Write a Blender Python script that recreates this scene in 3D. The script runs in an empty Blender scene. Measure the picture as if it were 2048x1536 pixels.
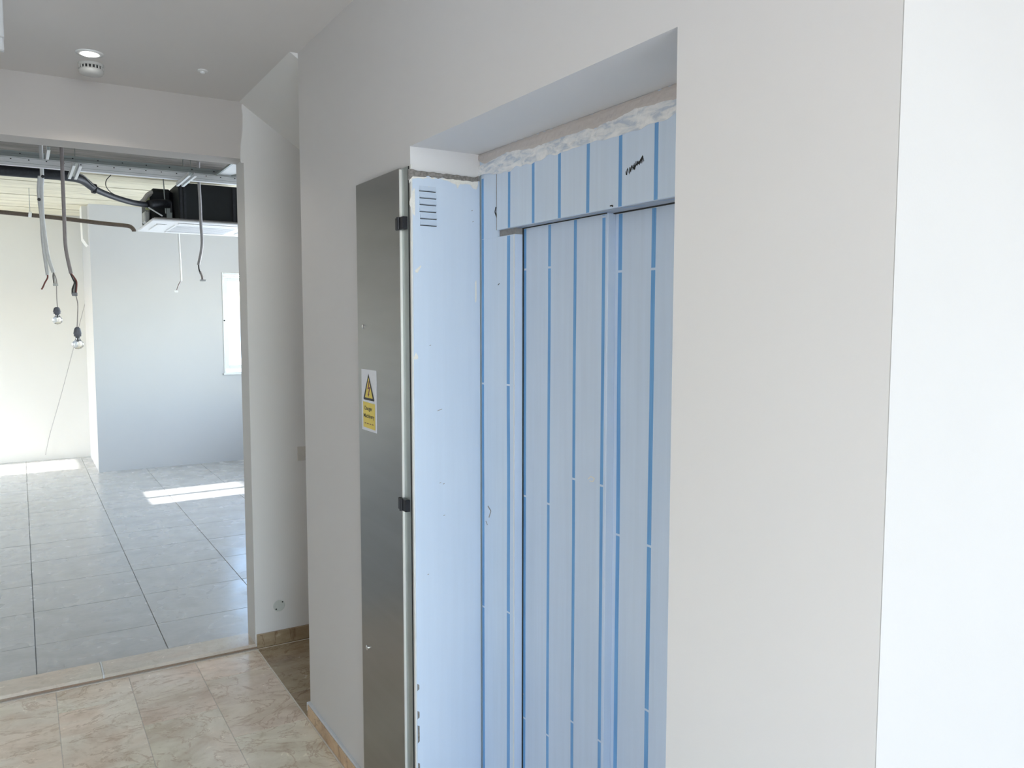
import bpy, bmesh, math, random
from mathutils import Vector, Matrix, noise
random.seed(7)
S = bpy.context.scene
COL = S.collection
PI = math.pi

# ------------------------------------------------------------------ camera
FPX, YAW, PITCH, ROLL = 1604.19, 0.549918, 0.0781009, 0.000627
CAM = Vector((0, 0, 1.725))
_F = Vector((math.sin(YAW)*math.cos(PITCH), math.cos(YAW)*math.cos(PITCH), -math.sin(PITCH)))
_R = Vector((math.cos(YAW), -math.sin(YAW), 0)); _U = _R.cross(_F)
CR = _R*math.cos(ROLL)+_U*math.sin(ROLL); CU = _U*math.cos(ROLL)-_R*math.sin(ROLL)
cd = bpy.data.cameras.new('camera'); cam = bpy.data.objects.new('camera', cd); COL.objects.link(cam)
cd.sensor_width = 36; cd.lens = FPX/2048*36; cd.clip_start = 0.02; cd.clip_end = 300
m = Matrix((CR, CU, -_F)).transposed().to_4x4(); m.translation = CAM
cam.matrix_world = m
S.camera = cam

def at(px, py, ax, val):
    """measured pixel -> the point where its sight line meets the real plane ax = val"""
    r = _F*FPX+CR*(px-1024)-CU*(py-768)
    i = 'xyz'.index(ax)
    return CAM+r*((val-CAM[i])/r[i])

# ------------------------------------------------------------------ world, sun, window light
w = bpy.data.worlds.new('sky'); S.world = w; w.use_nodes = True
nt = w.node_tree
bg = nt.nodes['Background']
sky = nt.nodes.new('ShaderNodeTexSky'); sky.sky_type = 'NISHITA'
sky.sun_disc = False; sky.sun_elevation = math.radians(33); sky.sun_rotation = math.radians(270)
sky.altitude = 20; sky.air_density = 1.0; sky.dust_density = 0.6
nt.links.new(sky.outputs[0], bg.inputs[0]); bg.inputs[1].default_value = 1.5

def light(name, kind, loc, energy, color, direction=None, **kw):
    l = bpy.data.lights.new(name, kind); l.energy = energy; l.color = color
    for k, v in kw.items(): setattr(l, k, v)
    o = bpy.data.objects.new(name, l); COL.objects.link(o); o.location = loc
    if direction is not None:
        o.rotation_euler = Vector(direction).to_track_quat('-Z', 'Y').to_euler()
    return o
ELEV = math.radians(32.6)
light('sun', 'SUN', (-5, 8, 6), 9.0, (1, .96, .9), (math.cos(ELEV), 0.05, -math.sin(ELEV)), angle=math.radians(.5))
# daylight lamps in unseen window holes, placed and tuned for the wall brightness
light('daylight_rear_window', 'AREA', (0.9, -3.45, 1.45), 124, (.82, .91, 1), (0, 1, 0), shape='RECTANGLE', size=3.4, size_y=2.3)
light('daylight_left_window', 'AREA', (-2.95, -1.25, 1.6), 11, (.82, .90, 1), (1, 0, 0), shape='RECTANGLE', size=.85, size_y=1.3)
light('daylight_far_left_window', 'AREA', (-2.5, 10.6, 1.2), 34, (.92, .97, 1), (1, 0, 0), shape='RECTANGLE', size=1.2, size_y=2.0)
light('fill_far_right', 'AREA', (3.35, 7.6, 1.6), 80, (.84, .92, 1), (-1, 0, .7), shape='RECTANGLE', size=2.0, size_y=1.4)  # added fill at an unseen opening, tilted up to brighten the slab
vs = S.view_settings
S.display_settings.display_device = 'sRGB'
vs.view_transform = 'Standard'; vs.look = 'None'; vs.exposure = 0.13; vs.gamma = 1; vs.use_curve_mapping = False
S.cycles.use_denoising = True
S.cycles.max_bounces = 12; S.cycles.diffuse_bounces = 8; S.cycles.glossy_bounces = 5
S.cycles.sample_clamp_indirect = 8; S.cycles.caustics_reflective = False; S.cycles.caustics_refractive = False

# ------------------------------------------------------------------ helpers
def tag(o, label=None, cat=None, group=None, kind=None):
    if label: o['label'] = label
    if cat: o['category'] = cat
    if group: o['group'] = group
    if kind: o['kind'] = kind
    return o
def empty(name, loc, label, cat, group=None):
    o = bpy.data.objects.new(name, None); COL.objects.link(o); o.location = loc; o.empty_display_size = .05
    return tag(o, label, cat, group)
def obj(name, bm, mat, parent=None, smooth=False, label=None):
    me = bpy.data.meshes.new(name)
    bmesh.ops.recalc_face_normals(bm, faces=bm.faces)
    bm.to_mesh(me); bm.free()
    mats = mat if isinstance(mat, (list, tuple)) else [mat]
    for k in mats: me.materials.append(k)
    if smooth: me.shade_smooth()
    o = bpy.data.objects.new(name, me); COL.objects.link(o)
    if parent:
        o.parent = parent
        p = parent; off = Vector((0, 0, 0))
        while p: off += p.location; p = p.parent
        me.transform(Matrix.Translation(-off))
    if label: o['label'] = label
    return o
def struct(name, bm, mat, label=None):
    o = obj(name, bm, mat); o['kind'] = 'structure'
    if label: o['label'] = label
    return o
def B(): return bmesh.new()
def box(bm, x0, x1, y0, y1, z0, z1, bev=0, mi=0):
    vs_ = [bm.verts.new((x, y, z)) for x in (x0, x1) for y in (y0, y1) for z in (z0, z1)]
    fs = [bm.faces.new([vs_[i] for i in q]) for q in ((0,1,3,2),(4,6,7,5),(0,4,5,1),(2,3,7,6),(0,2,6,4),(1,5,7,3))]
    for f in fs: f.material_index = mi
    if bev:
        es = {e for f in fs for e in f.edges}
        bmesh.ops.bevel(bm, geom=list(es), offset=bev, segments=1, affect='EDGES', profile=.5)
    return fs
def bx(*a, **k):
    bm = B(); box(bm, *a, **k); return bm
def smooth_path(pts, n=6):
    P = [Vector(p) for p in pts]
    if len(P) < 3: return P
    out = []
    for i in range(len(P)-1):
        p0 = P[max(i-1, 0)]; p1 = P[i]; p2 = P[i+1]; p3 = P[min(i+2, len(P)-1)]
        for k in range(n):
            t = k/n
            out.append(.5*((2*p1)+(p2-p0)*t+(2*p0-5*p1+4*p2-p3)*t*t+(3*p1-p0-3*p2+p3)*t**3))
    out.append(P[-1]); return out
def tube(bm, pts, r, seg=8, smooth=True, n=6, cap=True):
    P = smooth_path(pts, n) if smooth else [Vector(p) for p in pts]
    R_ = r if callable(r) else (lambda t: r)
    rings = []
    up = Vector((0.13, 0.27, 1)).normalized()
    for i, p in enumerate(P):
        d = (P[min(i+1, len(P)-1)]-P[max(i-1, 0)]).normalized()
        a = d.cross(up)
        if a.length < .05: a = d.cross(Vector((1, .1, 0)))
        a.normalize(); b = a.cross(d).normalized()
        rr = R_(i/(len(P)-1))
        rings.append([bm.verts.new(p+(a*math.cos(2*PI*k/seg)+b*math.sin(2*PI*k/seg))*rr) for k in range(seg)])
        up = b
    for q in range(len(rings)-1):
        for k in range(seg):
            bm.faces.new((rings[q][k], rings[q][(k+1) % seg], rings[q+1][(k+1) % seg], rings[q+1][k]))
    if cap:
        bm.faces.new(rings[0][::-1]); bm.faces.new(rings[-1])
    return bm
def lathe(bm, prof, c, axis='z', seg=24):
    """prof: (radius, height) pairs about axis through c"""
    c = Vector(c)
    def pt(r, h, a):
        u, v = r*math.cos(a), r*math.sin(a)
        return c+{'z': Vector((u, v, h)), 'y': Vector((u, h, v)), 'x': Vector((h, u, v))}[axis]
    rings = [[bm.verts.new(pt(max(r, 1e-5), h, 2*PI*k/seg)) for k in range(seg)] for r, h in prof]
    for q in range(len(rings)-1):
        for k in range(seg):
            bm.faces.new((rings[q][k], rings[q][(k+1) % seg], rings[q+1][(k+1) % seg], rings[q+1][k]))
    bm.faces.new(rings[0][::-1]); bm.faces.new(rings[-1])
    return bm
def interp(pl, t):
    """polyline of (s, value) -> value at t"""
    if t <= pl[0][0]: return pl[0][1]
    for (a, va), (b, vb) in zip(pl, pl[1:]):
        if t <= b: return va+(vb-va)*(t-a)/(b-a)
    return pl[-1][1]
def ragged(ax, val, top, bot, thick, step=.006, amp=.004, seed=0, sign=-1, fr=60):
    """thin coat of plaster lying on plane ax = val, between two ragged outlines given as world points"""
    k = 1 if ax == 'x' else 0
    T = sorted((p[k], p[2]) for p in top); L_ = sorted((p[k], p[2]) for p in bot)
    s0, s1 = max(T[0][0], L_[0][0]), min(T[-1][0], L_[-1][0])
    n = max(4, int((s1-s0)/step)); bm = B(); rows = []
    for i in range(n+1):
        s = s0+(s1-s0)*i/n
        zt = interp(T, s)+noise.noise(Vector((s*fr, seed, 0)))*amp
        zb = interp(L_, s)+noise.noise(Vector((s*fr, seed+9, 0)))*amp*1.4
        zb = min(zb, zt-.0008)
        row = []
        for j in range(5):
            z = zt+(zb-zt)*j/4
            e = 0 if j in (0, 4) else thick*(.55+.45*noise.noise(Vector((s*90, z*90, seed))))
            row.append(bm.verts.new((val+sign*e, s, z) if ax == 'x' else (s, val+sign*e, z)))
        rows.append(row)
    for a, b in zip(rows, rows[1:]):
        for j in range(4): bm.faces.new((a[j], b[j], b[j+1], a[j+1]))
    # back face so that the coat is a closed body
    back = [[bm.verts.new((Vector(v.co)+(Vector((-sign*.0006, 0, 0)) if ax == 'x' else Vector((0, -sign*.0006, 0))))) for v in (r[0], r[4])] for r in rows]
    for i in range(len(rows)-1):
        bm.faces.new((back[i][0], back[i][1], back[i+1][1], back[i+1][0]))
        bm.faces.new((rows[i][0], back[i][0], back[i+1][0], rows[i+1][0]))
        bm.faces.new((rows[i][4], rows[i+1][4], back[i+1][1], back[i][1]))
    return bm

# ------------------------------------------------------------------ materials
class M_:
    def __init__(s, name, color, rough=.5, metal=0, spec=.5):
        s.m = bpy.data.materials.new(name); s.m.use_nodes = True
        s.nt = s.m.node_tree; s.n = s.nt.nodes; s.b = s.n['Principled BSDF']
        s.b.inputs['Base Color'].default_value = (*color, 1)
        s.b.inputs['Roughness'].default_value = rough; s.b.inputs['Metallic'].default_value = metal
        s.b.inputs['Specular IOR Level'].default_value = spec
        s.color = color
    def link(s, a, b): s.nt.links.new(a, b)
    def coord(s, scale=(1, 1, 1), random_off=False, rot=(0, 0, 0)):
        g = s.n.new('ShaderNodeNewGeometry'); mp = s.n.new('ShaderNodeMapping')
        mp.inputs['Scale'].default_value = scale; mp.inputs['Rotation'].default_value = rot
        s.link(g.outputs['Position'], mp.inputs['Vector'])
        if random_off:
            oi = s.n.new('ShaderNodeObjectInfo'); mu = s.n.new('ShaderNodeMath'); mu.operation = 'MULTIPLY'
            mu.inputs[1].default_value = 37.0
            s.link(oi.outputs['Random'], mu.inputs[0])
            cb = s.n.new('ShaderNodeCombineXYZ')
            for i in range(3): s.link(mu.outputs[0], cb.inputs[i])
            s.link(cb.outputs[0], mp.inputs['Location'])
        return mp.outputs[0]
    def noise(s, vec, scale, detail=4, rough=.55, dist=0):
        t = s.n.new('ShaderNodeTexNoise'); t.inputs['Scale'].default_value = scale
        t.inputs['Detail'].default_value = detail; t.inputs['Roughness'].default_value = rough
        t.inputs['Distortion'].default_value = dist
        s.link(vec, t.inputs['Vector']); return t.outputs['Fac']
    def ramp(s, fac, stops):
        r = s.n.new('ShaderNodeValToRGB'); e = r.color_ramp.elements
        while len(e) < len(stops): e.new(.5)
        for k, (p, c) in zip(e, stops): k.position = p; k.color = (*c, 1)
        s.link(fac, r.inputs[0]); return r.outputs[0]
    def mix(s, fac, a, b, mode='MIX'):
        x = s.n.new('ShaderNodeMix'); x.data_type = 'RGBA'; x.blend_type = mode
        for v, i in ((fac, 0), (a, 6), (b, 7)):
            if isinstance(v, (int, float)): x.inputs[i].default_value = v
            elif isinstance(v, tuple): x.inputs[i].default_value = (*v, 1)
            else: s.link(v, x.inputs[i])
        return x.outputs[2]
    def rng(s, fac, a, b, lo, hi):
        r = s.n.new('ShaderNodeMapRange')
        for i, v in enumerate((a, b, lo, hi)): r.inputs[i+1].default_value = v
        s.link(fac, r.inputs[0]); return r.outputs[0]
    def col(s, c): s.link(c, s.b.inputs['Base Color']); return s
    def rough(s, c): s.link(c, s.b.inputs['Roughness']); return s
    def bump(s, h, strength=.3, dist=.002):
        b = s.n.new('ShaderNodeBump'); b.inputs['Strength'].default_value = strength; b.inputs['Distance'].default_value = dist
        s.link(h, b.inputs['Height']); s.link(b.outputs[0], s.b.inputs['Normal']); return s

def paint(name, color, var=.02, bump=.12):
    k = M_(name, color, .62, 0, .3)
    v = k.coord(); n = k.noise(v, 1.3, 3)
    d = tuple(max(0, c-var) for c in color)
    k.col(k.ramp(n, [(.3, d), (.7, color)]))
    k.bump(k.noise(v, 240, 3), bump, .0008)
    return k.m
M_WALL = paint('wall_paint', (.745, .737, .735))
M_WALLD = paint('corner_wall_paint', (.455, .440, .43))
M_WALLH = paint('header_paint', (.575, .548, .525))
M_WALLS = paint('sand_wall_paint', (.43, .405, .375))
M_WALLC = paint('pale_wall_paint', (.80, .80, .79))  # paler tone for the pier beside the opening, its edge and the soffit
M_WALLW = paint('white_wall_paint', (.86, .86, .84))
M_CEIL = paint('ceiling_paint', (.74, .72, .705))
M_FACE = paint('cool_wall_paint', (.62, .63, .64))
M_RAW = paint('raw_plaster', (.60, .56, .54), .06, .5)

def plain(name, color, rough=.5, metal=0, var=.0, scale=40, spec=.5, bump=0):
    k = M_(name, color, rough, metal, spec)
    if var:
        n = k.noise(k.coord(), scale, 4)
        k.col(k.ramp(n, [(.3, tuple(max(0, c*(1-var)) for c in color)), (.7, tuple(min(1, c*(1+var*.4)) for c in color))]))
        if bump: k.bump(n, bump, .001)
    return k.m
M_WPLAST = plain('white_plastic', (.85, .86, .86), .35, 0, .03)
M_ACW = plain('bright_white_plastic', (.94, .95, .96), .3, 0, .01)
M_SWITCH = plain('switch_plastic', (.66, .64, .60), .35, 0, .05)
M_DET = plain('aged_white_plastic', (.58, .58, .56), .25, 0, .03)
M_PLATE = plain('plate_plastic', (.62, .66, .63), .4, 0, .08, 300)
M_DARK = plain('dark_hole', (.03, .03, .03), .8, 0, .2)
M_BLACK = plain('black_plastic', (.012, .013, .018), .35, 0, .3, 90)
M_RUB = plain('black_pipe_insulation', (.025, .028, .035), .55, 0, .4, 60, bump=.4)
M_COPPER = plain('brown_drain_pipe', (.085, .062, .045), .45, 0, .3, 50)
M_CAS = plain('cassette_casing', (.010, .014, .016), .6, 0, .35, 8)
M_FOAM = plain('yellow_green_foam', (.55, .60, .30), .8, 0, .3, 80)
M_CWHITE = plain('white_cable', (.78, .80, .80), .4, 0, .06)
M_CGREY = plain('grey_cable', (.50, .49, .50), .45, 0, .12)
M_CGREY2 = plain('grey_brown_cable', (.36, .33, .33), .45, 0, .12)
M_WRED = plain('red_brown_wire', (.22, .06, .05), .5, 0, .3)
M_WBLK = plain('black_wire', (.03, .03, .03), .5, 0, .3)
M_HOLD = plain('grey_lamp_holder', (.22, .23, .27), .4, 0, .2)
M_CONN = plain('terminal_block', (.55, .57, .57), .35, 0, .25, 300)
M_GROUT = plain('pale_grout', (.62, .58, .53), .8, 0, .15, 120)
M_GROUTL = plain('light_grout', (.82, .77, .70), .7, 0, .1, 120)
M_GROUTG = plain('grey_grout', (.34, .35, .36), .85, 0, .2, 120)
M_CAULK = plain('pale_caulk', (.66, .68, .70), .6, 0, .06, 60)
M_MARK = plain('marker_ink', (.012, .012, .014), .5, 0, .2)
M_SCREW = plain('screw_steel', (.8, .8, .8), .2, 1, .05)
M_CREAM = plain('cream_plaster', (.84, .82, .76), .7, 0, .08, 150, bump=.4)
M_CHIP = plain('dark_chipped_plaster', (.26, .24, .22), .8, 0, .45, 120, bump=.6)
M_FRAMEW = plain('white_window_frame', (.86, .89, .91), .3, 0, .02)

def galv(name, color, metal=.75, rough=.38):
    k = M_(name, color, rough, metal)
    n = k.noise(k.coord((6, 6, 6)), 2, 2)
    k.col(k.ramp(n, [(.3, tuple(c*.92 for c in color)), (.7, color)]))
    return k.m
M_GALV = galv('galvanised_steel', (.92, .94, .95), .1, .5)
M_GALVD = galv('dull_galvanised_steel', (.42, .46, .45))
M_BRIGHT = plain('bright_steel_edge', (.86, .86, .83), .35, .35)

def steel():
    k = M_('brushed_stainless', (.36, .36, .35), .3, 1)
    n = k.noise(k.coord((1, 1, 9)), 2, 2)
    k.col(k.ramp(n, [(.3, (.345, .345, .335)), (.7, (.375, .375, .368))]))
    k.b.inputs['Anisotropic'].default_value = .4
    return k.m
M_STEEL = steel()

def film(name, color, var=.05, rough=.38):
    k = M_(name, color, rough, .0, .5)
    v = k.coord((28, 28, 1.2)); n = k.noise(v, 2, 4)
    v2 = k.coord((1, 1, .6)); n2 = k.noise(v2, 2.5, 3)
    a = k.ramp(n, [(.3, tuple(c*(1-var) for c in color)), (.7, color)])
    b = k.ramp(n2, [(.35, (.93, .95, .97)), (.65, (1, 1, 1))])
    k.col(k.mix(1.0, a, b, 'MULTIPLY'))
    k.bump(n, .12, .0006)
    return k.m
M_FILM = film('pale_blue_film', (.71, .82, .96))
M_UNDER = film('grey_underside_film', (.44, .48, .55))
M_FILM2 = film('pale_blue_door_film', (.66, .77, .93))
M_PANEL = film('sky_blue_panel_film', (.65, .74, .86), .03, .42)
M_NOTCH = plain('grey_notch', (.30, .29, .28), .6, 0, .2, 60)

def stripe():
    k = M_('blue_film_stripe', (.10, .28, .66), .4)
    g = k.n.new('ShaderNodeNewGeometry')
    wv = k.n.new('ShaderNodeTexWave'); wv.bands_direction = 'Y'; wv.inputs['Scale'].default_value = 130
    wv.inputs['Distortion'].default_value = .6; wv.inputs['Detail'].default_value = 1
    k.link(g.outputs['Position'], wv.inputs['Vector'])
    n = k.noise(k.coord((5, 30, 2)), 2, 3)
    a = k.ramp(wv.outputs['Fac'], [(.15, (.10, .30, .64)), (.75, (.22, .48, .82))])
    b = k.ramp(n, [(.3, (.85, .88, .92)), (.7, (1.15, 1.1, 1.05))])
    k.col(k.mix(1.0, a, b, 'MULTIPLY'))
    return k.m
M_STRIPE = stripe()

def smear():
    k = M_('white_plaster_smear', (.88, .89, .90), .6)
    v = k.coord((6, 9, 26), rot=(.5, 0, 0)); n = k.noise(v, 2, 5, .6, .8)
    k.col(k.ramp(n, [(.36, (.56, .63, .72)), (.47, (.78, .81, .84)), (.6, (.90, .91, .92))]))
    k.bump(n, .25, .0015)
    return k.m
M_SMEAR = smear()

def travertine(name, a, b, c, dark=(.30, .20, .14)):
    k = M_(name, b, .16)
    v = k.coord((1, 1.0, 1), True)
    n1 = k.noise(k.coord((1.1, 2.0, 2), True, (0, 0, .5)), 2.2, 6, .62, 1.4)
    n2 = k.noise(v, 22, 6, .7, .6)
    n3 = k.noise(k.coord((1, 1.6, 1), True, (0, 0, 1.0)), 2.2, 5, .6, 2.5)
    oi = k.n.new('ShaderNodeObjectInfo')
    base = k.ramp(n1, [(.25, c), (.45, b), (.62, a), (.8, b)])
    pits = k.ramp(n2, [(.30, (.84, .81, .77)), (.46, (1, 1, 1)), (.60, (1, 1, 1)), (.72, (1.12, 1.12, 1.12))])
    base = k.mix(1.0, base, pits, 'MULTIPLY')
    n4 = k.noise(k.coord((1, 1.3, 1), True), 1.7, 3, .5, .5)
    base = k.mix(1.0, base, k.ramp(n4, [(.36, (.95, .96, .92)), (.5, (1, 1, 1)), (.64, (1.0, .91, .87))]), 'MULTIPLY')
    vein = k.ramp(n3, [(.478, (0, 0, 0)), (.5, (1, 1, 1)), (.522, (0, 0, 0))])
    base = k.mix(k.rng(vein, 0, 1, 0, .6), base, dark)
    tint = k.ramp(oi.outputs['Random'], [(0, (.92, .91, .88)), (.35, (1.04, .97, .92)), (.7, (.97, 1.0, .95)), (1, (1.10, 1.05, 1.0))])
    k.col(k.mix(1.0, base, tint, 'MULTIPLY'))
    k.rough(k.rng(n2, .3, .7, .09, .3))
    k.bump(n2, .06, .0006)
    return k.m
M_TRAV = travertine('travertine', (.92, .84, .75), (.81, .725, .63), (.63, .50, .40), (.48,.33,.23))
M_TRAVA = travertine('olive_travertine', (.44, .37, .27), (.36, .29, .20), (.24, .17, .105), (.16, .09, .05))
M_SKIRT = travertine('travertine_skirting', (.70, .50, .34), (.62, .42, .28), (.50, .34, .22))
M_THRESH = travertine('pale_threshold_stone', (.76, .72, .65), (.70, .66, .59), (.64, .59, .52), (.6, .54, .47))
M_RISER = travertine('brown_stone_edge', (.36, .29, .23), (.30, .23, .18), (.25, .19, .14))

def tile():
    k = M_('grey_porcelain', (.40, .42, .43), .3)
    v = k.coord((1, 1, 1), True)
    n = k.noise(k.coord((1.0, 1.0, 1)), 5, 2, .45, .2)
    n2 = k.noise(k.coord((1, 1.3, 1)), 26, 4, .6)
    n3 = k.noise(v, 3, 3)
    a = k.ramp(n, [(.30, (.50, .505, .50)), (.47, (.56, .565, .56)), (.60, (.575, .58, .575)), (.80, (.59, .595, .59))])
    b = k.ramp(n2, [(.35, (.93, .93, .93)), (.65, (1, 1, 1))])
    c = k.ramp(n3, [(.3, (.95, .95, .96)), (.7, (1, 1, 1))])
    k.col(k.mix(1.0, k.mix(1.0, a, b, 'MULTIPLY'), c, 'MULTIPLY'))
    k.rough(k.rng(n, .35, .65, .20, .30))
    return k.m
M_TILE = tile()

def concrete():
    k = M_('board_marked_concrete', (.70, .67, .58), .85)
    n = k.noise(k.coord((.7, 16, 5), True), 2.2, 5, .62, .3)
    n2 = k.noise(k.coord((1, 1.5, 1)), 3, 4)
    a = k.ramp(n, [(.30, (.40, .36, .28)), (.40, (.82, .77, .60)), (.7, (.95, .90, .73))])
    k.col(k.mix(1.0, a, k.ramp(n2, [(.3, (.85, .85, .84)), (.7, (1, 1, 1))]), 'MULTIPLY'))
    k.bump(n, .5, .004)
    return k.m
M_CONC = concrete()

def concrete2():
    k = M_('dark_concrete', (.2, .18, .16), .85)  # dark joint backing, and boards with shade put into their colour
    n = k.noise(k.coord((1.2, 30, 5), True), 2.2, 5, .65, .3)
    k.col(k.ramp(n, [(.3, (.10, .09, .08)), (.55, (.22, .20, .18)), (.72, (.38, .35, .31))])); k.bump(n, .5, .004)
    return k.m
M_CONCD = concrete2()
def glass(name, col=(1, 1, 1), rough=0, ior=1.45):
    k = M_(name, col, rough); k.b.inputs['Transmission Weight'].default_value = 1; k.b.inputs['IOR'].default_value = ior
    return k.m
M_GLASS = glass('window_glass', ior=1.15)
M_BULB = glass('bulb_glass', ior=1.3)
def emit(name, col, s):
    k = M_(name, (0, 0, 0)); k.b.inputs['Emission Color'].default_value = (*col, 1); k.b.inputs['Emission Strength'].default_value = s
    return k.m
M_LAMP = emit('lit_lamp_lens', (1, .96, .90), 14)

def ext(name, a, b):
    k = M_(name, a, .8); k.col(k.ramp(k.noise(k.coord(), 1.2, 3), [(.3, b), (.7, a)])); return k.m
M_BLD = ext('pale_render', (.92, .93, .94), (.86, .88, .90))
M_BLDW = ext('blue_grey_shutter', (.62, .74, .80), (.55, .68, .75))
M_GROUND = ext('dusty_ground', (.55, .52, .46), (.45, .43, .38))

# ------------------------------------------------------------------ key dimensions (metres)
XA = 1.019            # face of the lift wall
YC = 0.668            # near outer corner of the lift wall
YO0, YO1 = 1.10, 2.247  # lift recess along y
ZO = 2.247            # recess head
XB = 1.258            # lift frame plane
YAE = 3.345           # far end of the lift wall
YB, YB2 = 4.225, 4.39   # partition with the wide opening
ZC = 2.82             # painted ceiling
ZH = 2.54             # opening head
YF = 10.185           # projecting wall in the far room
YW = 11.46            # far wall
ZS = 3.03             # raw slab in the far room
XL = -1.35            # left wall of the hall

# ------------------------------------------------------------------ setting
def floor_tiles(parent, xs, ys, mat, gap, z=0, off=False, zr=.0008):
    for i in range(len(xs)-1):
        yy = list(ys)
        for j in range(len(yy)-1):
            x0, x1, y0, y1 = xs[i]+gap/2, xs[i+1]-gap/2, yy[j]+gap/2, yy[j+1]-gap/2
            dz = random.uniform(0, zr)
            obj('tile', bx(x0, x1, y0, y1, z-.012, z+dz, bev=.0012), mat, parent)

fl = struct('floor', bx(-3.3, 5.2, -3.7, 4.30, -.12, -.0012), M_GROUT)
# hall: strips 0.305 wide, staggered
xs = [1.0-.3075*k for k in range(8)][::-1]
for i in range(len(xs)-1):
    st = (-.02 if i % 2 else .29)
    ys = [st+.61*k for k in range(8)]
    ys = [y for y in ys if y < 4.15]+[4.195]
    if ys[-1]-ys[-2] < .12: ys.pop(-2)
    floor_tiles(fl, xs[i:i+2], ys, M_TRAV, .0018, zr=.0004)
floor_tiles(fl, [1.004, 1.62, 2.2], [3.34, 3.61, 4.22], M_TRAVA, .003)
ff = struct('floor_1', bx(-2.9, 3.6, 4.38, 11.7, -.12, -.004), M_GROUTG)
floor_tiles(ff, [-2.4, -1.8, -1.2, -.594, .005, .603, 1.205, 1.81, 2.41, 3.0], [4.392, 4.865, 5.437, 6.015, 6.587, 7.13, 7.735, 8.313, 8.89, 9.47, 10.05, 10.63, 11.2, 11.46], M_TILE, .004)

# threshold stone, proud of both floors
th = struct('trim_1', bx(-.95, 1.012, YB-.004, YB2+.012, -.01, .006), M_RISER)
seam = at(206, 1345, 'z', .02).x
obj('threshold_slab', bx(-.95, seam-.004, YB, YB2+.012, .004, .022, bev=.002), M_THRESH, th)
obj('threshold_slab', bx(seam+.004, 1.004, YB, YB2+.012, .004, .022, bev=.002), M_THRESH, th)
obj('grout_joint', bx(seam-.0035, seam+.0035, YB-.003, YB2+.012, .004, .0225), M_CWHITE, th, label='bright white joint between the threshold slabs')

obj('grout_joint', bx(-1.0, 1.9, 4.196, 4.203, -.002, .0012), M_GROUTL, fl)
obj('grout_joint', bx(.9995, 1.0045, 2.2, 4.20, -.002, .0012), M_GROUTL, fl)
# lift wall (face at XA) with the recess
struct('wall_right', bx(XA, 1.9, YO1, YAE, -.1, ZC+.1), M_WALL)
struct('wall_right_near', bx(XA, XB+.3, YC, YO0, -.1, ZC+.1), M_WALL)
struct('wall_right_lintel', bx(XA, XB+.3, YO0, YO1, ZO, ZC+.1), M_WALL)
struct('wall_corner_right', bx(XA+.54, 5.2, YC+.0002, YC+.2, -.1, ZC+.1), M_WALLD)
# painted return of the outer corner (toned darker to offset the strong window light)
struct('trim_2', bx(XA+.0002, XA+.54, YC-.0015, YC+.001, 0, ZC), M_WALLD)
# lift shaft behind the doors
struct('wall_shaft', bx(XB+.12, XB+.2, YO0-.1, YO1+.1, -.1, ZO+.1), M_WALL)

# partition: header over the opening, pier to the right (returns into the alcove)
bm = B()
box(bm, -1.4, 1.0, YB, YB2, ZH, ZC+.3)
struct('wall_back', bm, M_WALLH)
struct('wall_back_left', bx(-1.5, -.95, YB, YB2, -.1, ZH), M_WALL)
bm = bx(1.0, 3.6, YB, YB2, -.1, ZS+.1)
struct('wall_back_right', bm, M_WALLC)
# ragged plaster arris down the header end and the jamb
bm = B()
zz = [ZH-.02+i*(ZC-ZH+.02)/26 for i in range(27)]
L = []
for i, z in enumerate(zz):
    d = .003+.016*max(0, 1-abs(z-ZH-.02)/.14)+.004*noise.noise(Vector((0, 3, z*22)))
    L.append([bm.verts.new((1.001-d, YB-.0006, z)), bm.verts.new((1.001-d+.003, YB-.0035, z)), bm.verts.new((1.03, YB-.0008, z))])
for a, b in zip(L, L[1:]):
    for j in range(2): bm.faces.new((a[j], a[j+1], b[j+1], b[j]))
struct('trim_3', bm, M_WALLC, 'ragged plaster edge at the end of the header')

# skirtings
def skirting(name, x0, x1, y0, y1, h, mat, top=True):
    s = struct(name, bx(x0, x1, y0, y1, .001, h, bev=.0015), mat)
    return s
sk = skirting('baseboard_right', XA-.014, XA+.002, 2.25, YAE+.002, .058, M_SKIRT)
obj('caulk_top', bx(XA-.013, XA+.002, 2.25, YAE+.003, .058, .068, bev=.003), M_CAULK, sk, label='pale caulked top of the skirting')
obj('caulk_end', bx(XA-.015, XA+.003, YAE+.002, YAE+.006, .03, .068, bev=.001), M_CAULK, sk)
skirting('baseboard_right_near', XA-.014, XA+.002, YC-.01, YO0, .066, M_SKIRT)
skirting('baseboard_corner', XA-.014, 5.2, YC-.014, YC+.001, .066, M_SKIRT)
skirting('baseboard_back', 1.005, 1.9, YB-.014, YB+.001, .072, M_TRAVA)

# ceiling of the hall: slightly uneven right edge over the alcove
bm = B()
pts = [(XL-.2, YB), (XA-.022, YB), (XA-.006, YB-.10), (XA+.012, YB-.28), (XA+.014, YB-.45), (XA-.002, YB-.62), (XA+.006, YB-.75), (XA+.002, YAE-.002), (XA+.002, YC), (5.2, YC), (5.2, -3.7), (XL-.2-1.9, -3.7), (XL-.2-1.9, .45), (XL-.2, .45)]
lo = [bm.verts.new((x, y, ZC)) for x, y in pts]; hi = [bm.verts.new((x, y, ZC+.06)) for x, y in pts]
bm.faces.new(lo[::-1]); bm.faces.new(hi)
for i in range(len(pts)):
    j = (i+1) % len(pts); bm.faces.new((lo[i], lo[j], hi[j], hi[i]))
struct('ceiling', bm, M_CEIL)
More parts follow.
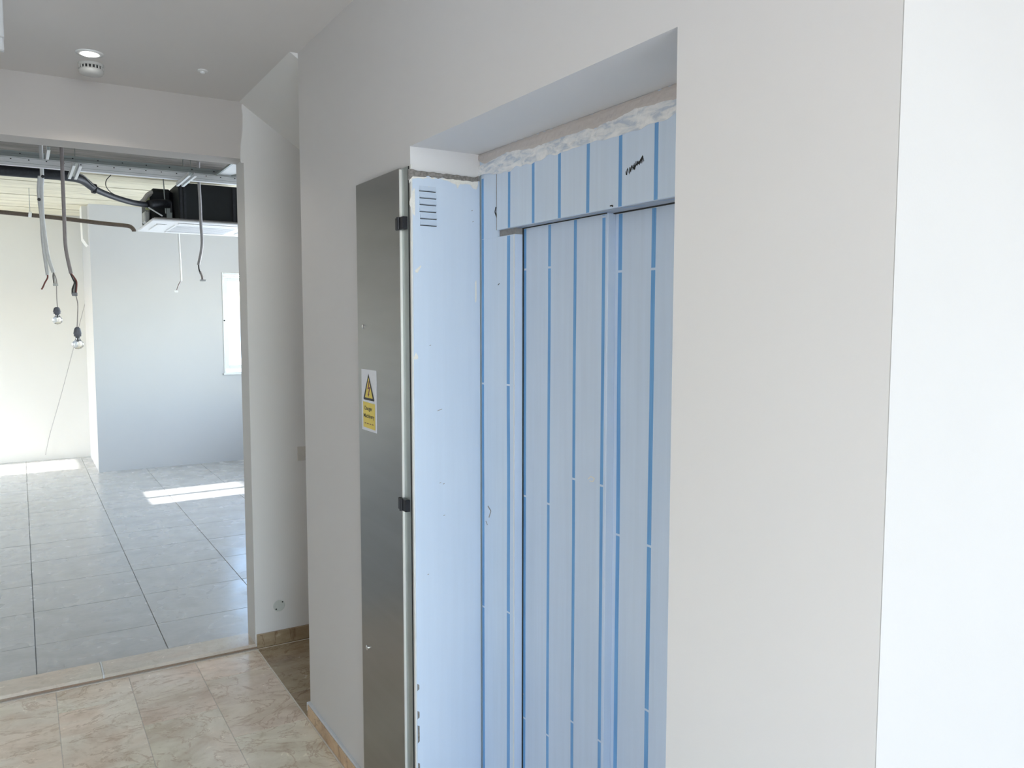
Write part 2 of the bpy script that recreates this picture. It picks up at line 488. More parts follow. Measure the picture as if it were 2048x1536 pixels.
# sloping soffit over the alcove
bm = B()
prof = [(XA-.035, ZC+.001), (2.3, ZC-.69*(2.3-XA)), (2.3, ZC+.2), (XA-.035, ZC+.03)]
a = [bm.verts.new((x, YAE+.0005, z)) for x, z in prof]; b = [bm.verts.new((x, YB+.001, z)) for x, z in prof]
bm.faces.new(a); bm.faces.new(b[::-1])
for i in range(4): bm.faces.new((a[i], b[i], b[(i+1) % 4], a[(i+1) % 4]))
struct('ceiling_alcove', bm, M_WALLC, 'sloping soffit over the alcove')
struct('wall_alcove_side', bx(1.9, 2.05, YAE-.1, YB+.05, -.1, ZC), M_WALL)

# hall left wall and the space behind the camera
struct('wall_left', bx(XL-.2, XL, .45, YB, -.1, ZC+.1), M_WALLS)
struct('wall_left_return', bx(-3.2, XL, .3, .45, -.1, ZC+.1), M_WALL)
bm = B()   # left wall of the rear space with a window hole y -1.1..0.2
box(bm, -3.25, -3.1, -3.7, -1.7, -.1, ZC+.1); box(bm, -3.25, -3.1, -.8, .45, -.1, ZC+.1)
box(bm, -3.25, -3.1, -1.7, -.8, -.1, .9); box(bm, -3.25, -3.1, -1.7, -.8, 2.3, ZC+.1)
struct('wall_left_rear', bm, M_WALL)
bm = B()   # rear wall with a wide window hole
box(bm, -3.2, -.85, -3.75, -3.6, -.1, ZC+.1); box(bm, 2.65, 5.2, -3.75, -3.6, -.1, ZC+.1)
box(bm, -.85, 2.65, -3.75, -3.6, -.1, .25); box(bm, -.85, 2.65, -3.75, -3.6, 2.65, ZC+.1)
struct('wall_rear', bm, M_WALL)
struct('wall_right_rear', bx(5.1, 5.25, -3.7, YC+.1, -.1, ZC+.1), M_WALL)

# far room shell
struct('wall_far', bx(-2.8, .79, YW, YW+.15, -.1, ZS+.1), M_WALLW)
wx0, wx1, wz0, wz1 = at(443, 545, 'y', YF).x, 2.85, at(447, 748, 'y', YF).z, at(443, 545, 'y', YF).z
bm = B()
box(bm, .712, wx0, YF, YW+.1, -.1, ZS+.1)
box(bm, wx0, wx1, YF, YF+.32, -.1, wz0); box(bm, wx0, wx1, YF, YF+.32, wz1, ZS+.1)
box(bm, wx1, 3.7, YF, YF+.32, -.1, ZS+.1)
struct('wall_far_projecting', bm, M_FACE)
n1 = at(165, 443, 'y', YW-.05); n2 = at(172, 505, 'y', YW-.05)
bm = B()
prof = [(n1.x-.005, n1.z+.1), (.715, n1.z+.1), (.715, n2.z-.02), (n1.x+.02, n2.z+.06), (n1.x, n2.z+.12)]
prof = [(.655, 3.03), (.715, 3.03), (.715, 2.585), (.70, 2.60), (.66, 2.66)]
a = [bm.verts.new((x, YF+.25, z)) for x, z in prof]; b = [bm.verts.new((x, YF+.55, z)) for x, z in prof]
bm.faces.new(a); bm.faces.new(b[::-1])
for i in range(5): bm.faces.new((a[i], b[i], b[(i+1) % 5], a[(i+1) % 5]))
struct('trim_4', bm, M_WALLW, 'short white boxed rib under the far ceiling')
bm = B()   # far left wall (stepped), window y 8.1-8.8, glazed door y 10.55-11.33
XW2 = -1.05
Y1, Y2 = 7.98, 8.66
box(bm, XW2-.15, XW2, 4.39, 7.88, -.1, ZS+.1)
box(bm, XW2-.15, XW2, 7.88, 9.6, -.1, 1.31); box(bm, XW2-.15, XW2, 7.88, 9.6, 2.3, ZS+.1)
box(bm, XW2-.15, XW2, 7.88, Y1, 1.31, 2.3); box(bm, XW2-.15, XW2, Y2, 9.6, 1.31, 2.3)
box(bm, XW2-.11, XW2-.05, 8.295, 8.345, 1.31, 2.3)
box(bm, -2.75, XW2, 9.45, 9.6, -.1, ZS+.1)
box(bm, -2.75, -2.6, 9.6, 10.38, -.1, ZS+.1); box(bm, -2.75, -2.6, 11.16, YW+.1, -.1, ZS+.1)
box(bm, -2.75, -2.6, 10.38, 11.16, 2.10, ZS+.1)
struct('wall_far_left', bm, M_WALLS)
bm = B()
box(bm, 3.45, 3.6, 4.39, 6.5, -.1, ZS+.1); box(bm, 3.45, 3.6, 8.7, YF+.3, -.1, ZS+.1)
box(bm, 3.45, 3.6, 6.5, 8.7, -.1, .85); box(bm, 3.45, 3.6, 6.5, 8.7, 2.35, ZS+.1)
struct('wall_far_right', bm, M_WALL)
# raw board-marked slab: one board at a time
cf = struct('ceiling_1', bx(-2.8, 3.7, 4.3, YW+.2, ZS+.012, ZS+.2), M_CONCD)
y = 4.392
YDARK = 7.42  # boards nearer the header than this are painted dark as shade
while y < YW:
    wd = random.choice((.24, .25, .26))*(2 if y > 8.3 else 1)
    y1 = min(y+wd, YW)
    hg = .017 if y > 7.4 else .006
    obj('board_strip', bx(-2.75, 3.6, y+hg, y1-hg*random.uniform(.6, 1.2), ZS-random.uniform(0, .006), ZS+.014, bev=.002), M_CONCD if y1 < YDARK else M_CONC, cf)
    y += wd

# window in the far room
wn = empty('window_1', (wx0, YF, wz0), None, None); wn['kind'] = 'structure'
D = YF+.0
def frame(bm, x0, x1, z0, z1, y0, y1, t, bev=.004):
    box(bm, x0, x0+t, y0, y1, z0, z1, bev); box(bm, x1-t, x1, y0, y1, z0, z1, bev)
    box(bm, x0+t, x1-t, y0, y1, z0, z0+t, bev); box(bm, x0+t, x1-t, y0, y1, z1-t, z1, bev)
    return bm
obj('window_frame', frame(B(), wx0, wx1, wz0, wz1, D-.012, D+.06, .022), M_FRAMEW, wn)
for x0, x1 in ((wx0+.018, (wx0+wx1)/2), ((wx0+wx1)/2, wx1-.018)):
    sh = obj('sash', frame(B(), x0, x1, wz0+.06, wz1-.06, D-.002, D+.05, .045), M_FRAMEW, wn)
    obj('pane', bx(x0+.044, x1-.044, D+.02, D+.026, wz0+.104, wz1-.104), M_GLASS, sh)
obj('window_sill', bx(wx0-.01, wx1+.01, D-.03, D+.02, wz0-.012, wz0+.014, bev=.004), M_FRAMEW, wn)
obj('frame_bead', bx(wx0+.01, wx1-.01, D-.018, D+.02, wz1-.05, wz1-.035, bev=.003), M_FRAMEW, wn)
p = at(446.5, 641, 'y', D)
obj('handle_screw', lathe(B(), [(.009, -.016), (.009, -.003)], (p.x+.01, D, p.z), 'y', 10), M_DARK, wn)

# outside: ground and a pale building seen through that window
struct('ground', bx(-60, 60, -60, 90, -3.4, -3.2), M_GROUND)
bo = empty('building', (14, 44, -3.2), 'pale apartment block seen through the far window', 'building')
obj('wall', bx(4, 24, 44, 54, -3.2, 1.9), M_BLD, bo)
obj('roof_parapet', bx(3.8, 24.2, 43.8, 54.2, 1.9, 2.3), M_BLD, bo)
for i in range(8):
    for z in (-1.6, .2):
        wnd = obj('window', bx(5+i*2.3, 6+i*2.3, 43.93, 44.02, z, z+1.1), M_BLDW, bo)

# ------------------------------------------------------------------ lift entrance
lift = empty('lift_entrance', (XB, 1.6, 0), 'steel lift doorway in pale blue striped protective film, set in the wall recess', 'elevator')
XH = XB-.004
XD1, XD2 = 1.29, 1.314
zN = at(1012, 463, 'x', XB).z   # header underside
ZHB = 2.002
obj('door_jamb', bx(XB, XB+.06, 2.040, 2.2465, 0, ZHB-.02, bev=.0015), M_FILM, lift)
obj('door_jamb', bx(XB, XB+.012, 2.135, 2.2465, ZHB-.021, ZO-.0005), M_FILM, lift)
obj('jamb_edge', bx(XB-.0008, XB+.001, 2.0395, 2.0425, 0, ZHB-.02), M_BRIGHT, lift)
hd = obj('header', bx(XH, XB+.06, YO0+.001, 2.135, ZHB, ZO-.0005, bev=.001), M_FILM, lift)
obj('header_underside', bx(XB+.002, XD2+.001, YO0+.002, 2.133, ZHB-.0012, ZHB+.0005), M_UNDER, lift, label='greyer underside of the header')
obj('top_gap', bx(1.286, XD1+.0005, 1.64, 2.04, ZHB-.0035, ZHB-.001), M_DARK, lift)
obj('top_gap', bx(1.308, 1.3165, YO0+.002, 1.64, ZHB-.0035, ZHB-.001), M_DARK, lift)
obj('jamb_return', bx(XB+.002, 1.2895, 2.0385, 2.0405, 0, ZHB-.02), M_FILM2, lift)
obj('jamb_gap', bx(1.286, 1.2899, 2.036, 2.0386, 0, ZHB-.004), M_DARK, lift)
obj('header_seam', bx(XH-.0006, XH+.001, 2.1345, 2.1362, ZHB, 2.17), M_NOTCH, lift)
obj('notch', bx(XB+.006, XB+.05, 2.04, 2.134, ZHB-.021, ZHB-.0005), M_NOTCH, lift, label='grey gap under the header end')
ys1 = at(1213, 700, 'x', XD1).y
d1 = obj('door_leaf', bx(XD1, XD1+.03, ys1, 2.075, .004, ZHB+.001, bev=.0015), M_FILM2, lift)
d2 = obj('door_leaf', bx(XD2+.002, XD2+.04, YO0+.001, ys1+.08, .004, ZHB+.001, bev=.0015), M_FILM2, lift)
obj('leaf_edge', bx(XD1+.002, XD2, ys1-.0012, ys1+.0005, .004, ZHB-.004), M_FILM, lift, label='pale grey return edge of the nearer leaf')
obj('door_sill', bx(XB-.03, XD2+.05, YO0, 2.06, -.002, .006, bev=.002), M_GALV, lift)
bmn = bx(XA-.005, XB+.01, YO0, YO1, -.1, .0)
struct('floor_2', bmn, M_GROUT)

def stripes(parent, xp, px, py, z0, z1, gaps, w, sway=.0012, t=.0005):
    y0 = at(px, py, 'x', xp).y
    cuts = sorted(at(gx, gy, 'x', xp).z for gx, gy in gaps)
    segs = []; z = z0
    for c in cuts:
        if z0 < c < z1: segs.append((z, c-.003)); z = c+.003
    segs.append((z, z1))
    for a, b in segs:
        bm = B(); n = max(2, int((b-a)/.08)); rows = []
        for i in range(n+1):
            zz = a+(b-a)*i/n
            o = sway*noise.noise(Vector((px*.7, zz*2.2, 1)))*2
            rows.append([bm.verts.new((xx, y0+o+s*w/2, zz)) for xx, s in ((xp-t, -1), (xp-t, 1), (xp+.0008, 1), (xp+.0008, -1))])
        for r0, r1 in zip(rows, rows[1:]):
            for k in range(4): bm.faces.new((r0[k], r0[(k+1) % 4], r1[(k+1) % 4], r1[k]))
        bm.faces.new(rows[0][::-1]); bm.faces.new(rows[-1])
        obj('film_stripe', bm, M_STRIPE, parent)
ztop = lambda px: at(px, {1018: 332, 1066: 322, 1119: 303, 1176: 280, 1240: 268, 1311: 248}[px], 'x', XH).z
for px in (1018, 1066, 1119, 1176, 1240, 1311):
    stripes(hd, XH, px, 400, ZHB+.0005, ZO-.03, [], .0125)
    # the stripe folds under the header and runs on at a slant
    yy = at(px, 400, 'x', XH).y
    bm = B(); q = [bm.verts.new(v) for v in ((XB+.002, yy-.005, ZHB-.0016), (XB+.002, yy+.005, ZHB-.0016), (1.286, yy-.052, ZHB-.0016), (1.286, yy-.062, ZHB-.0016))]
    bm.faces.new(q); obj('film_stripe', bm, M_STRIPE, hd)
jm = [o for o in lift.children if o.name.startswith('door_jamb')][0]
stripes(jm, XB, 966, 700, 0, ZHB-.02, [(967, 767), (967, 1213), (966, 457)], .0125)
stripes(jm, XB, 1017, 700, 0, ZHB-.022, [(1017, 770), (1017, 1225)], .0170)
jm2 = [o for o in lift.children if o.name.startswith('door_jamb')][1]
stripes(jm2, XB, 966, 700, ZHB-.019, 2.17, [], .0125)
for px, g in ((1050, [(1051, 539), (1050, 992), (1050, 1437)]), (1098, [(1098, 535), (1098, 1008), (1097, 1472)]),
              (1149, [(1148, 958), (1146, 1445)]), (1206, [(1204, 434), (1202, 971), (1199, 1482)])):
    stripes(d1, XD1, px, 700, .005, ZHB-.005, g, .0125)
for px, g in ((1239, [(1239, 543), (1234, 1069)]), (1304, [(1305, 538), (1298, 1092), (1296, 1422)])):
    stripes(d2, XD2+.002, px, 700, .005, ZHB-.005, g, .0145)
# marker scribble and scuffs on the film
def stroke(parent, name, plane, pts, w, mat, lift_=.0006):
    bm = B(); P = [at(x, y, 'x', plane) for x, y in pts]
    for k in range(len(P)-1):
        a, b = P[k], P[k+1]; d = (b-a); nrm = Vector((0, -d.z, d.y))
        if nrm.length < 1e-6: continue
        nrm = nrm.normalized()*w*(.6+.5*random.random())/2
        up = Vector((-lift_, 0, 0))
        f = [a+nrm, b+nrm, b-nrm, a-nrm]
        t_ = [bm.verts.new(v+up) for v in f]; u_ = [bm.verts.new(v-up*.0) for v in f]
        bm.faces.new(t_)
        for j in range(4): bm.faces.new((t_[j], u_[j], u_[(j+1) % 4], t_[(j+1) % 4]))
    return obj(name, bm, mat, parent)
rs = random.Random(3)
pts = []
for i in range(34):
    t = i/33; x = 1252+t*35
    pts.append((x+rs.uniform(-1.5, 1.5), 346-t*30+(7 if i % 2 else -6)*(.5+.5*abs(math.sin(t*9)))+rs.uniform(-1.5, 1.5)))
stroke(hd, 'marker_scribble', XH, pts, .0015, M_MARK)['label'] = 'black marker scribble on the header'
stroke(hd, 'marker_dash', XH, [(1266, 336), (1272, 330), (1279, 325), (1286, 312)], .004, M_MARK)
stroke(jm2, 'black_scuff', XB, [(992, 414), (990, 424), (993, 432), (995, 440)], .008, M_MARK)
stroke(hd, 'black_scuff', XH, [(1220, 412), (1224, 411), (1226, 413)], .005, M_MARK)
stroke(d1, 'white_scratch', XD1, [(1037, 1336), (1038, 1352), (1041, 1372), (1047, 1389)], .006, M_CREAM)
stroke(d1, 'black_scuff', XD1, [(1021, 850), (1022, 856)], .005, M_MARK)
stroke(jm, 'grey_scuff', XB, [(976, 1012), (982, 1022), (978, 1035)], .004, M_NOTCH)
stroke(jm, 'grey_scuff', XB, [(972, 1042), (975, 1050)], .004, M_NOTCH)
stroke(d1, 'white_scuff', XD1, [(1176, 958), (1182, 953), (1189, 957), (1186, 963), (1179, 962)], .003, M_CREAM)
stroke(jm, 'dark_scuff', XB, [(996, 570), (999, 567)], .003, M_MARK)

# painted band and white smear where the frame meets the recess head
def onb(pts, x=XH-.0006): return [at(px, py, 'x', x) for px, py in pts]
top = [Vector((XH, YO0-.02, ZO-.001)), Vector((XH, 2.26, ZO-.001))]
bot_ = onb([(957, 322), (970, 329), (1015, 305), (1066, 297), (1132, 273), (1210, 250), (1269, 220), (1349, 200)])
bot_.append(Vector((XH, 1.08, bot_[-1].z)))
struct('trim_5', ragged('x', XH-.0005, top, bot_, .003, amp=.003, seed=4), M_RAW, 'grey painted plaster band over the lift frame')
top = onb([(957, 333), (970, 327), (1015, 303), (1066, 295), (1132, 271), (1210, 247), (1269, 217), (1349, 197)]); top.append(Vector((XH, 1.08, top[-1].z)))
bot_ = onb([(957, 352), (962, 348), (994, 348), (1060, 327), (1105, 310), (1180, 286), (1240, 271), (1349, 232)]); bot_.append(Vector((XH, 1.08, bot_[-1].z)))
struct('trim_6', ragged('x', XH-.0007, top, bot_, .0035, amp=.008, seed=11, fr=24), M_SMEAR, 'white plaster smear along the top of the film')

# ------------------------------------------------------------------ control cabinet in the left side of the recess
cab = empty('control_cabinet', (1.12, YO1, 0), 'lift control cabinet with stainless steel door beside the recess', 'cabinet')
ztp = at(890, 356, 'y', YO1).z
sp = obj('side_panel', bx(XA+.004, XB-.001, YO1-.006, YO1+.004, .0, ztp, bev=.001), M_PANEL, cab, label='pale blue film covered side panel')
YP = YO1-.006
for (pxl, pyv) in ((838, 381.6), (839, 395.4), (839, 408.8), (839, 422.6), (840, 436.6), (840, 450)):
    a = at(pxl, pyv, 'y', YP); b = at(pxl+33, pyv+3, 'y', YP)
    z = (a.z+b.z)/2
    bm = B()
    v = [(a.x, YP+.0005, z+.017), (b.x, YP+.0005, z+.017), (b.x, YP-.006, z+.002), (a.x, YP-.006, z+.002), (a.x, YP+.0005, z+.0018), (b.x, YP+.0005, z+.0018)]
    v = [bm.verts.new(q) for q in v]
    bm.faces.new((v[0], v[1], v[2], v[3])); bm.faces.new((v[0], v[3], v[4])); bm.faces.new((v[1], v[5], v[2])); bm.faces.new((v[3], v[2], v[5], v[4]))
    obj('vent_louvre', bm, M_PANEL, sp)
    obj('vent_slot', bx(a.x, b.x, YP-.0012, YP+.0005, z-.0014, z+.0008), M_DARK, sp)
obj('panel_edge', bx(XB-.004, XB-.0005, YP-.003, YP+.001, 0, ztp+.02), M_GALVD, cab)
# plaster on the panel
def onp(pts, y=YP-.0003): return [at(px, py, 'y', y) for px, py in pts]
tp = [(816, 338), (825, 338), (833, 341), (860, 344), (887, 347), (920, 351), (950, 355), (957, 352)]
bt = [(816, 362), (822, 357), (825, 354), (850, 354), (872, 355), (903, 359), (950, 364), (957, 362)]
obj('broken_edge', ragged('y', YO1-.0065, onp(tp), onp(bt), .002, amp=.004, seed=2), M_CHIP, cab, label='dark broken plaster edge above the panel')
def blob(top_, bot__, mat, sd, amp=.002, th=.0016, name='plaster_patch'):
    obj(name, ragged('y', YP-.0002, onp(top_), onp(bot__), th, step=.002, amp=amp, seed=sd), mat, sp)
blob([(818, 360), (825, 352), (850, 354), (903, 358), (940, 361), (956, 361)], [(818, 366), (826, 357), (850, 356.5), (880, 357), (900, 364), (912, 369), (915, 378), (920, 368), (940, 369), (946, 377), (953, 379), (956, 372)], M_CREAM, 5)
blob([(819, 402), (824, 385), (828, 376), (830, 378)], [(819, 410), (823, 416), (826, 428), (830, 432)], M_CREAM, 6, .001)
blob([(838, 379), (842, 375), (848, 377), (852, 379), (858, 372), (861, 377)], [(838, 380.5), (848, 381), (852, 381), (861, 380)], M_CREAM, 7, .001)
blob([(830, 541), (836, 535), (842, 530)], [(830, 544), (835, 546), (842, 534)], M_CREAM, 8, .001)
blob([(822, 482), (824, 480), (825, 482)], [(822, 492), (824, 494), (825, 492)], M_CREAM, 9, .0005)
blob([(827, 716), (832, 705), (836, 712)], [(827, 719), (832, 719), (836, 718)], M_CREAM, 10, .0005)
blob([(950, 566), (952, 560), (953, 562)], [(950, 602), (952, 606), (953, 600)], M_CREAM, 12, .0005)
blob([(852, 421), (854, 419)], [(852, 424.5), (854, 424.5)], M_CREAM, 13, .0003)
blob([(851, 445), (853, 444)], [(851, 448), (853, 448)], M_CREAM, 14, .0003)
for z0, z1 in ((1424, 1442), (1452, 1489), (1370, 1385), (1528, 1545)):
    a = at(829, z0, 'y', YP); b = at(829, z1, 'y', YP)
    obj('chipped_spot', ragged('y', YP-.0003, [Vector((XA+.005, 0, a.z)), Vector((XA+.012, 0, a.z-.004))], [Vector((XA+.005, 0, b.z)), Vector((XA+.012, 0, b.z+.006))], .001, step=.001, amp=.003, seed=z0), M_CHIP, sp)
for px, py, L_ in ((884, 818, 9), (862, 690, 3), (882, 965, 3), (889, 967, 3), (890, 1030, 3), (945, 421, 2), (947, 443, 2), (858, 1148, 3)):
    a = at(px, py, 'y', YP); b = at(px-L_, py+L_*.4, 'y', YP)
    bm = B(); tube(bm, [a, b], .0011, 5, False); obj('grey_scuff', bm, M_NOTCH, sp)

# frame strip and door: flat against the wall face beside the recess
zt = at(800, 335, 'x', XA-.015).z
obj('frame_channel', bx(XA-.004, XA+.004, YO1+.0105, 2.322, .05, zt), M_GALVD, cab)
obj('frame_lip', bx(XA-.0018, XA+.004, YO1-.0065, YO1+.004, .05, zt+.004, bev=.001), M_BRIGHT, cab)
obj('gap_shadow', bx(XA-.0030, XA+.003, YO1+.0045, YO1+.0105, .05, zt), M_DARK, cab, label='dark gap beside the frame lip')
XDR = XA-.012
dy0, dy1 = at(801, 700, 'x', XDR).y, at(716, 700, 'x', XDR).y
dr = obj('door', bx(XDR, XA-.001, dy0, dy1, .05, at(800, 335, 'x', XDR).z, bev=.0018), M_STEEL, cab, label='tall brushed stainless steel door leaf')
obj('door_lip', bx(XDR+.001, XA-.003, dy0-.003, dy0+.0005, .052, zt-.003), M_BRIGHT, dr)
for px, py in ((727, 653), (735, 1295)):
    p = at(px, py, 'x', XDR)
    obj('screw', lathe(B(), [(.0085, 0.0), (.0085, -.0025), (.005, -.0045)], (XDR, p.y, p.z), 'x', 14), M_SCREW, dr)
for py in (445, 1010):
    p = at(806, py, 'x', XDR-.006)
    h_ = obj('hinge', bx(XDR-.008, XA+.001, 2.262, dy0+.014, p.z-.019, p.z+.019, bev=.002), M_BLACK, cab)
    obj('hinge_knuckle', tube(B(), [(XDR-.008, dy0-.012, p.z-.019), (XDR-.008, dy0-.012, p.z+.019)], .006, 10, False), M_BLACK, h_)

# warning sticker: flat print on a thin plate
XS = XDR-.0012
c = [at(722, 738, 'x', XS), at(752, 741, 'x', XS), at(725, 860, 'x', XS), at(753, 865, 'x', XS)]
sy1, sy0 = (c[0].y+c[2].y)/2, (c[1].y+c[3].y)/2; sz1, sz0 = (c[0].z+c[1].z)/2, (c[2].z+c[3].z)/2
M_STW = plain('sticker_white', (.80, .82, .88), .35, 0, .03)
M_STY = plain('sticker_yellow', (.85, .66, .06), .35, 0, .06)
st = obj('warning_sticker', bx(XS, XDR+.0002, sy0, sy1, sz0, sz1), M_STW, cab, label='white and yellow danger sticker on the steel door')
Wd, Hd = sy1-sy0, sz1-sz0
def sp_(u, v, e): return Vector((XS-e, sy1-u*Wd, sz1-v*Hd))   # u left->right as read, v down
def poly(name, pts, mat, e, hole=None):
    bm = B()
    if hole:
        a = [bm.verts.new(sp_(u, v, e)) for u, v in pts]; b = [bm.verts.new(sp_(u, v, e)) for u, v in hole]
        for i in range(len(a)): bm.faces.new((a[i], a[(i+1) % len(a)], b[(i+1) % len(a)], b[i]))
    else:
        bm.faces.new([bm.verts.new(sp_(u, v, e)) for u, v in pts])
    return obj(name, bm, mat, st)
poly('triangle', [(.5, .09), (.20, .47), (.84, .47)], M_STY, .0003)
poly('triangle_border', [(.5, .06), (.14, .475), (.16, .497), (.86, .497), (.88, .475)], M_MARK, .0005, [(.5, .125), (.245, .455), (.26, .459), (.76, .459), (.77, .455)])
poly('lightning_bolt', [(.52, .17), (.42, .32), (.53, .31), (.46, .40), (.42, .39), (.48, .445), (.56, .385), (.52, .39), (.63, .275), (.52, .285), (.57, .18)], M_WRED, .0005)
poly('yellow_field', [(.10, .53), (.92, .54), (.92, .96), (.10, .95)], M_STY, .0003)
def text(name, s, u, v, hfrac, wfrac, mat, parent):
    cu = bpy.data.curves.new(name, 'FONT'); cu.body = s; cu.align_x = 'CENTER'; cu.align_y = 'CENTER'; cu.size = 1; cu.offset = .022
    to = bpy.data.objects.new(name, cu); COL.objects.link(to)
    dg = bpy.context.evaluated_depsgraph_get(); me = bpy.data.meshes.new_from_object(to.evaluated_get(dg))
    bpy.data.objects.remove(to)
    xs_ = [q.co.x for q in me.vertices]; ys_ = [q.co.y for q in me.vertices]
    w_, h_ = max(xs_)-min(xs_), max(ys_)-min(ys_); cx, cy = (max(xs_)+min(xs_))/2, (max(ys_)+min(ys_))/2
    off = Vector((0, 0, 0)); p_ = parent
    while p_: off += p_.location; p_ = p_.parent
    for q in me.vertices:
        x, y_ = (q.co.x-cx)/w_*wfrac, (q.co.y-cy)/h_*hfrac
        q.co = sp_(u+x, v-y_, .0005)-off
    me.materials.append(mat)
    o = bpy.data.objects.new(name, me); COL.objects.link(o); o.parent = parent
    return o
text('lettering', 'Danger', .47, .64, .085, .52, M_MARK, st)
text('lettering', 'Machinery', .50, .765, .085, .72, M_MARK, st)
for k in range(4):   # the last line is too small to read in the photograph: short strokes only
    poly('small_print', [(.20+k*.165, .872), (.31+k*.165, .874), (.31+k*.165, .888), (.20+k*.165, .886)], M_WRED, .0005)

# ------------------------------------------------------------------ small things on the hall walls and ceiling
p0 = at(595, 894, 'y', YB-.009); p1 = at(594.5, 922, 'y', YB-.009)
sw = empty('wall_switch', (p0.x+.04, YB, p1.z), 'beige wall switch half hidden behind the lift wall', 'switch')
obj('switch_plate', bx(p0.x, p0.x+.086, YB-.009, YB+.001, p1.z, p0.z, bev=.002), M_SWITCH, sw)
obj('rocker', bx(p0.x+.032, p0.x+.052, YB-.014, YB-.007, p1.z+.022, p1.z+.048, bev=.003), M_SWITCH, sw)
pc = at(558, 1211, 'y', YB)
pl = empty('blanking_plate', (pc.x, YB, pc.z), 'round grey blanking plate low on the wall beside the opening', 'cover plate')
obj('disc', lathe(B(), [(.031, .001), (.031, -.003), (.028, -.0045)], (pc.x, YB, pc.z), 'y', 28), M_PLATE, pl)
for px, py in ((564.5, 1203), (552, 1218)):
    q = at(px, py, 'y', YB)
    obj('screw', lathe(B(), [(.004, -.0043), (.004, -.0055), (.002, -.006)], (q.x, YB, q.z), 'y', 10), M_DARK, pl)

pd = at(179, 106, 'z', ZC)
dl = empty('downlight', (pd.x, pd.y, ZC), 'lit recessed downlight in the grey ceiling above the round detector', 'light')
obj('trim_ring', lathe(B(), [(.052, .001), (.052, -.004), (.036, -.006), (.033, .0)], (pd.x, pd.y, ZC), 'z', 32), M_WPLAST, dl, True)
obj('lens', lathe(B(), [(.034, -.0045), (.03, -.0075), (.0, -.009)], (pd.x, pd.y, ZC), 'z', 24), M_LAMP, dl)
light('downlight_glow', 'SPOT', (pd.x, pd.y, ZC-.015), 8, (1, .90, .80), (0, 0, -1), spot_size=math.radians(132), spot_blend=.35, shadow_soft_size=.03)

pe = at(182, 138, 'z', ZC-.02)
de = empty('smoke_detector', (pe.x, pe.y, ZC), 'round white slotted smoke detector under the hall ceiling', 'smoke detector')
obj('base', lathe(B(), [(.050, .001), (.050, -.010), (.047, -.011)], (pe.x, pe.y, ZC), 'z', 32), M_DET, de)
obj('chamber', lathe(B(), [(.043, -.010), (.043, -.024)], (pe.x, pe.y, ZC), 'z', 32), M_DARK, de)
bm = B()
for k in range(20):
    a = 2*PI*k/20; x, y_ = pe.x+.046*math.cos(a), pe.y+.046*math.sin(a)
    tube(bm, [(x, y_, ZC-.01), (x, y_, ZC-.0245)], .0032, 5, False)
obj('cage_ribs', bm, M_DET, de)
obj('dome', lathe(B(), [(.049, -.024), (.049, -.033), (.044, -.043), (.028, -.047), (.0, -.048)], (pe.x, pe.y, ZC), 'z', 32), M_DET, de, True)

ps = at(405, 143, 'z', ZC-.005)
ca = empty('sprinkler_cap', (ps.x, ps.y, ZC), 'tiny round white cap on the ceiling near the alcove', 'ceiling cap')
obj('flange', lathe(B(), [(.022, .001), (.022, -.004), (.012, -.006)], (ps.x, ps.y, ZC), 'z', 24), M_WPLAST, ca)
obj('tip', lathe(B(), [(.010, -.005), (.010, -.012), (.004, -.015)], (ps.x, ps.y, ZC), 'z', 16), M_WPLAST, ca)

q0, q1 = at(7, 72, 'y', 3.3), at(4, 104, 'y', 3.3)
ex = empty('emergency_light', (q0.x-.15, 3.3, ZC), 'slim pale fitting hanging from the ceiling at the left edge', 'light')
obj('body', bx(q0.x-.30, q0.x, 3.28, 3.31, q1.z, q0.z-.008, bev=.004), M_FACE, ex)
obj('mount', bx(q0.x-.30, q0.x+.002, 3.275, 3.315, q0.z-.01, ZC, bev=.003), M_FACE, ex)

# ------------------------------------------------------------------ far room: suspended ceiling steel
YG = 6.0
z0g, z1g = 2.700, 2.752
def channel(bm, x0, x1, y, z0, z1, lip=.012, t=.0012):
    box(bm, x0, x1, y, y+t, z0, z1)
    box(bm, x0, x1, y, y+.045, z0, z0+t); box(bm, x0, x1, y, y+.045, z1-t, z1)
    box(bm, x0, x1, y-.0015, y, z0+.018, z0+.022); box(bm, x0, x1, y-.0015, y, z1-.022, z1-.018)
    box(bm, x0, x1, y-.004, y, z1-.003, z1)
g1 = empty('ceiling_channel', (.4, YG, z0g), 'bright galvanised ceiling channel, the nearer of the long pair', 'metal channel', 'suspended ceiling channels')
bm = B(); channel(bm, -.9, 3.0, YG, z0g, z1g); obj('profile', bm, M_GALV, g1)
for zz in (.016, .030, .046): obj('groove', bx(-.9, 3.0, YG-.0008, YG+.001, z0g+zz, z0g+zz+.0022), M_GALVD, g1)
bm = B()
for i in range(40): box(bm, -.88+i*.097, -.872+i*.097, YG-.003, YG+.001, z0g+.036, z0g+.041)
obj('punched_holes', bm, M_DARK, g1)['kind'] = 'stuff'
for px in (150, 381):
    p = at(px, 320, 'y', YG+.02)
    tube(B(), [p, p], .001) if False else None
    bm = B(); tube(bm, [(p.x, YG+.02, z1g), (p.x, YG+.02, ZS+.005)], .0022, 6, False); obj('hanger_wire', bm, M_GALVD, g1)
YG2 = 6.22; CZ0, CZ1 = 2.79, 2.828
g2 = empty('ceiling_channel', (.4, YG2, z0g), 'dull galvanised ceiling channel running behind the bright one', 'metal channel', 'suspended ceiling channels')
bm = B(); channel(bm, -.9, 3.0, YG2, CZ0, CZ1); obj('profile', bm, M_GALVD, g2)
bm = B()
